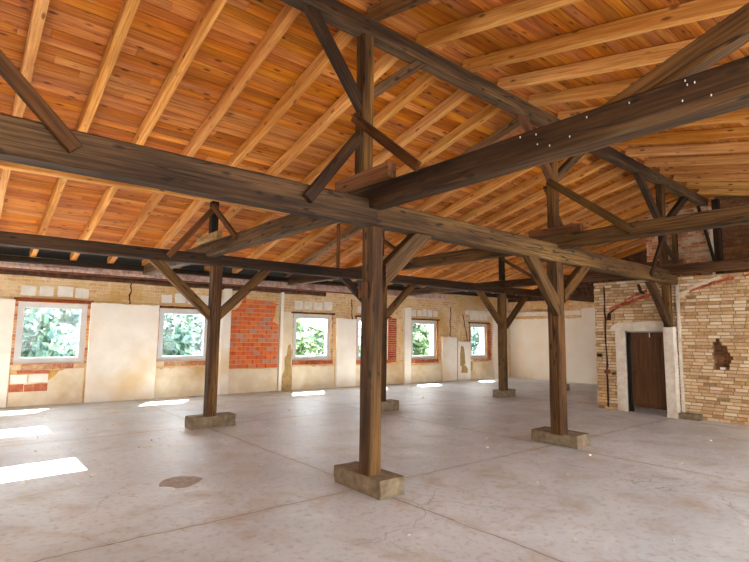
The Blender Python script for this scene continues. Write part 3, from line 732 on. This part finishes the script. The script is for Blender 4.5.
# ------------------------------------------------------------------ girders
beam('girder', (-4.55, -0.02, (2.755 + 3.045) / 2 + 0.015), (-0.005, -0.02, 2.925), 0.2, 0.275, M['beam'], 'long dark front girder to the left of the nearest post', 'beam', 'longitudinal girders')
beam('girder', (0.005, -0.02, 2.925), (8.34, -0.02, 2.905), 0.19, 0.265, M['post'], 'brown front girder running from the nearest post to the brick wall', 'beam', 'longitudinal girders')
beam('girder', PB(-4.5, 2.915), PB(8.0, 2.905), 0.17, 0.19, M['beam_dark'], 'slim dark rear girder passing over the leftmost post', 'beam', 'longitudinal girders')
beam('girder', PB(8.01, 2.905), PB(14.4, 2.90), 0.17, 0.18, M['beam'], 'greyer rear girder continuing to the far end wall', 'beam', 'longitudinal girders')

# ------------------------------------------------------------------ tie beams
t1 = beam('tie_beam', (-0.02, -4.3, 3.075), (-0.02, 8.22, 3.075), 0.19, 0.235, M['beam'], 'big dark tie beam with white staples, sweeping from the nearest post to the upper right', 'beam', 'tie beams across the room')
t1i = t1.matrix_world.inverted()
for (yy, zz) in [(-3.15, 3.16), (-3.16, 3.13), (-3.2, 3.13), (-2.53, 3.14), (-1.99, 3.16), (-2.13, 3.14), (-2.14, 3.06), (-2.4, 3.04), (-2.24, 3.02), (-3.28, 3.02), (-3.13, 3.04), (-2.82, 3.14)]:
    q = MB(); q.box((-0.008, -0.003, -0.006), (0.0, 0.003, 0.006)); q.build('staple', M['white'], t1, t1i @ Matrix.Translation((-0.114, yy, zz)))
beam('tie_beam', (3.70, -4.3, 3.09), (3.70, 8.05, 3.09), 0.17, 0.21, M['beam'], 'weathered tie beam crossing above the second front-row post', 'beam', 'tie beams across the room')
beam('tie_beam', (8.02, -6.0, 3.055), (8.02, 7.85, 3.055), 0.18, 0.19, M['beam'], 'far tie beam lying along the top of the brick wall', 'beam', 'tie beams across the room')
SG = 'saddle blocks on the tie beams'
beam('saddle_block', (-0.13, 0.42, 3.275), (-0.13, -0.50, 3.275), 0.11, 0.155, M['plank'], 'brown saddle block on the tie beam at the nearest post', 'timber block', SG)
beam('saddle_block', (3.62, 0.36, 3.24), (3.62, -0.50, 3.24), 0.11, 0.125, M['plank'], 'brown saddle block on the tie beam at the second front-row post', 'timber block', SG)
beam('saddle_block', (-0.12, 4.74, 3.255), (-0.12, 3.82, 3.255), 0.10, 0.125, M['pale_plank'], 'pale saddle block above the leftmost post', 'timber block', SG)
beam('saddle_block', (3.63, 4.62, 3.26), (3.63, 3.70, 3.26), 0.10, 0.125, M['pale_plank'], 'pale saddle block just right of the nearest post', 'timber block', SG)
beam('saddle_block', (7.96, 0.55, 3.20), (7.96, -0.40, 3.20), 0.12, 0.11, M['plank'], 'reddish saddle block on the far tie beam above the door', 'timber block', SG)

# ------------------------------------------------------------------ knee braces below the girders
BG = 'knee braces below the girders'
def knee(px, gz, pz, gx, fn, w, h, mat, label, D, N_):
    """brace in a row plane: from the post face (u=px, height pz) up to the girder underside (u=gx, height gz)"""
    A, B = Vector(fn(px, pz)), Vector(fn(gx, gz))
    return beam('knee_brace', A, B, w, h, M[mat], label, 'brace', BG, up=tuple(Vector((0, 0, 1))), cutA=(A, D), cutB=(B, (0, 0, 1)))
fa = lambda u, z: (u, -0.05, z); fb = lambda u, z: tuple(PB(u, z))
DA = (1, 0, 0)
knee(0.132, ZA0 - 0.003, 2.25, 0.72, fa, 0.14, 0.19, 'beam', 'thick knee brace on the right of the nearest post, under the front girder', DA, None)
knee(3.62, ZA0 - 0.008, 2.08, 2.98, fa, 0.12, 0.19, 'post', 'knee brace on the left of the second front-row post', DA, None)
knee(3.80, ZA0 - 0.008, 2.25, 4.50, fa, 0.12, 0.17, 'post', 'knee brace on the right of the second front-row post', DA, None)
knee(8.22, ZA0 - 0.012, 1.98, 7.40, lambda u, z: (u, 0.08, z), 0.12, 0.17, 'post', 'slanting brace from the girder end down to the stub post above the door pier', DA, None)
knee(0.02, ZB0 + 0.005, 1.95, -0.92, fb, 0.11, 0.15, 'post', 'knee brace on the left of the leftmost post', tuple(DB), None)
knee(0.22, ZB0 + 0.003, 1.97, 1.08, fb, 0.11, 0.15, 'post', 'knee brace on the right of the leftmost post, over the brick infill', tuple(DB), None)
knee(3.96, ZB0 - 0.003, 2.05, 4.78, fb, 0.11, 0.14, 'post', 'slim knee brace of the rear post just right of the nearest post, over a window', tuple(DB), None)
knee(3.76, ZB0 - 0.003, 2.05, 2.85, fb, 0.11, 0.14, 'beam_dark', 'knee brace disappearing behind the left edge of the nearest post', tuple(DB), None)
knee(7.98, ZB0 - 0.006, 1.95, 7.10, fb, 0.11, 0.15, 'post', 'knee brace on the left of the far rear post', tuple(DB), None)
knee(8.18, ZB0 - 0.006, 1.95, 9.08, fb, 0.11, 0.14, 'post', 'knee brace on the right of the far rear post', tuple(DB), None)

# ------------------------------------------------------------------ struts to the ridge and lapped planks
RG = 'struts from king posts up to the ridge'
def rstrut(px, pz, rx, w, h, mat, label):
    A, B = Vector((px, 0, pz)), Vector((rx, 0, 4.935 - 0.0053 * rx))
    return beam('ridge_strut', A, B, w, h, M[mat], label, 'strut', RG, cutA=(A, (1, 0, 0)), cutB=(B, (0, 0, 1)))
rstrut(-0.17, 4.13, -0.82, 0.10, 0.12, 'beam', 'grey strut left of the nearest king post, leaning up to the ridge')
rstrut(-0.03, 4.28, 0.74, 0.10, 0.12, 'beam', 'strut right of the nearest king post, leaning up to the ridge')
rstrut(3.63, 4.15, 2.92, 0.10, 0.12, 'plank', 'strut left of the second king post, passing behind the big tie beam')
rstrut(3.77, 4.12, 4.78, 0.10, 0.13, 'beam', 'strut right of the second king post, leaning up to the ridge')
rstrut(7.88, 4.02, 6.85, 0.10, 0.16, 'beam', 'strut left of the far king post, leaning up to the ridge')
rstrut(8.02, 3.98, 9.35, 0.10, 0.15, 'beam_dark', 'dark strut right of the far king post, leaning up to the ridge')
LG = 'planks lapped onto posts and beams'
def plank(A, B, w, t, mat, label, up):
    return beam('brace_plank', A, B, w, t, M[mat], label, 'plank', LG, up=up, jit=0.002)
plank((-3.62, -0.155, 3.70), (-2.83, -0.155, 2.90), 0.10, 0.06, 'plank', 'dark brown plank at the left edge, lapped onto the front girder', (0, 1, 0))
plank((-0.27, -0.125, 3.695), (-0.90, -0.155, 2.90), 0.11, 0.06, 'beam', 'dark plank falling left from the nearest king post to the front girder', (0, 1, 0))
plank((-0.21, 0.04, 3.98), (-0.21, -0.95, 3.17), 0.095, 0.05, 'plank', 'orange-brown plank falling right from the nearest king post to the big tie beam', (1, 0, 0))
plank((3.585, 0.0, 4.05), (3.585, -1.25, 3.07), 0.11, 0.05, 'post', 'brown plank falling right from the second king post to its tie beam', (1, 0, 0))
plank((3.66, 0.11, 4.0), (4.62, 0.13, 2.95), 0.05, 0.05, 'plank', 'thin batten falling right behind the second king post to the girder', (0, 1, 0))
plank(PB(0.03, 3.88, -0.105), PB(-0.74, 2.89, -0.12), 0.10, 0.05, 'plank', 'brown plank falling left from the post above the leftmost post', (0, 1, 0))
plank((-0.06, 4.30, 3.84), (-0.14, 3.12, 3.11), 0.09, 0.05, 'plank', 'brown plank falling right from the post above the leftmost post', (1, 0, 0))
plank((3.60, 4.24, 3.82), (3.60, 3.06, 3.12), 0.08, 0.05, 'plank', 'brown plank falling right behind the nearest knee brace', (1, 0, 0))
plank((7.90, 4.05, 3.75), (7.90, 2.95, 3.08), 0.08, 0.05, 'plank', 'brown plank falling right from the upper post over the far rear post', (1, 0, 0))
plank((7.90, -0.10, 3.95), (6.95, -0.125, 2.86), 0.10, 0.05, 'beam', 'plank falling left from the far king post onto the girder end', (0, 1, 0))
plank((7.865, 0.02, 3.75), (7.865, -0.28, 3.17), 0.09, 0.05, 'beam', 'short plank falling right from the far king post to its tie beam', (1, 0, 0))
beam('principal_strut', (0.05, -2.3, 3.05), (0.05, -4.4, 3.80), 0.13, 0.165, M['post'], 'thick cracked brown strut rising from the big tie beam at the upper right', 'strut', cutA=((0, 0, 3.196), (0, 0, 1)))

# ------------------------------------------------------------------ crumbs on the floor
q = MB()
for _ in range(260):
    x, y = random.uniform(-3.2, 9), random.uniform(-3.4, 8.5); r = random.uniform(0.006, 0.016) * (1 if random.random() < 0.85 else 1.7)
    if x > 8.0 and y < 1.9: continue
    P = [(x + r * math.cos(t) * random.uniform(.7, 1.2), y + r * math.sin(t) * random.uniform(.7, 1.2)) for t in (0, 1.2, 2.5, 3.7, 5.0)]
    q.prism(P, lambda p, d: (p[0], p[1], d), 0.0005, r * 0.7)
tag(q.build('mortar_crumbs', M['rubble']), 'pale mortar crumbs scattered over the concrete floor', 'rubble', kind='stuff')

# ------------------------------------------------------------------ trees outside
def tree(x, y, zc, rx, rz, label, leaf, nleaf=1500):
    root = tag(empty('tree', (x, y, -4.5)), label, 'tree', 'trees outside the windows')
    q = MB(); q.tube([(0, 0, 0), (0.1, 0, 2.5), (0.0, 0.1, zc + 4.5)], [0.28, 0.2, 0.08], 8); q.build('trunk', M['bark'], root, smooth=True)
    q = MB(); clumps = []
    while len(clumps) < 26:
        a, b, c = random.uniform(-1, 1), random.uniform(-1, 1), random.uniform(-1, 1)
        if a*a + b*b + c*c < 1: clumps.append((a * rx * 0.8, b * rx * 0.8, zc + 4.5 + c * rz * 0.8, random.uniform(0.2, 0.4) * rx))
    for _ in range(nleaf):
        cx, cy, cz, cr_ = random.choice(clumps)
        d = Vector((random.gauss(0, 1), random.gauss(0, 1), random.gauss(0, 1))).normalized() * cr_ * random.uniform(0.6, 1.0)
        p = Vector((cx, cy, cz)) + d; a = Vector((random.gauss(0, 1), random.gauss(0, 1), random.gauss(0, 1))).normalized(); b = a.orthogonal().normalized(); s_ = random.uniform(0.14, 0.28)
        n = len(q.v); q.v += [tuple(p - a * s_), tuple(p + b * s_ * 0.6), tuple(p + a * s_), tuple(p - b * s_ * 0.6)]; q.f.append([n, n+1, n+2, n+3]); q.fm.append(0)
    q.build('crown', M[leaf], root)
tree(-0.7, 19.5, 0.9, 2.6, 2.5, 'pale leafy tree seen through the leftmost window', 'leaf_b', 4200)
tree(6.3, 23.5, 0.9, 2.8, 2.5, 'pale tree seen through the second window from the left', 'leaf_b', 4200)
tree(13.2, 23, 0.7, 2.6, 2.5, 'rounded tree seen through the window right of the brick infill', 'leaf_a', 3600)
tree(19.2, 22, 0.9, 2.2, 2.6, 'tree seen through the window beside the nearest post', 'leaf_a', 3000)
tree(25.5, 26, 0.9, 2.6, 2.6, 'tree seen through the second window from the right', 'leaf_a', 3600)
tree(32.5, 25, 1.0, 2.8, 2.6, 'tree seen through the small window by the far corner', 'leaf_b', 3200)
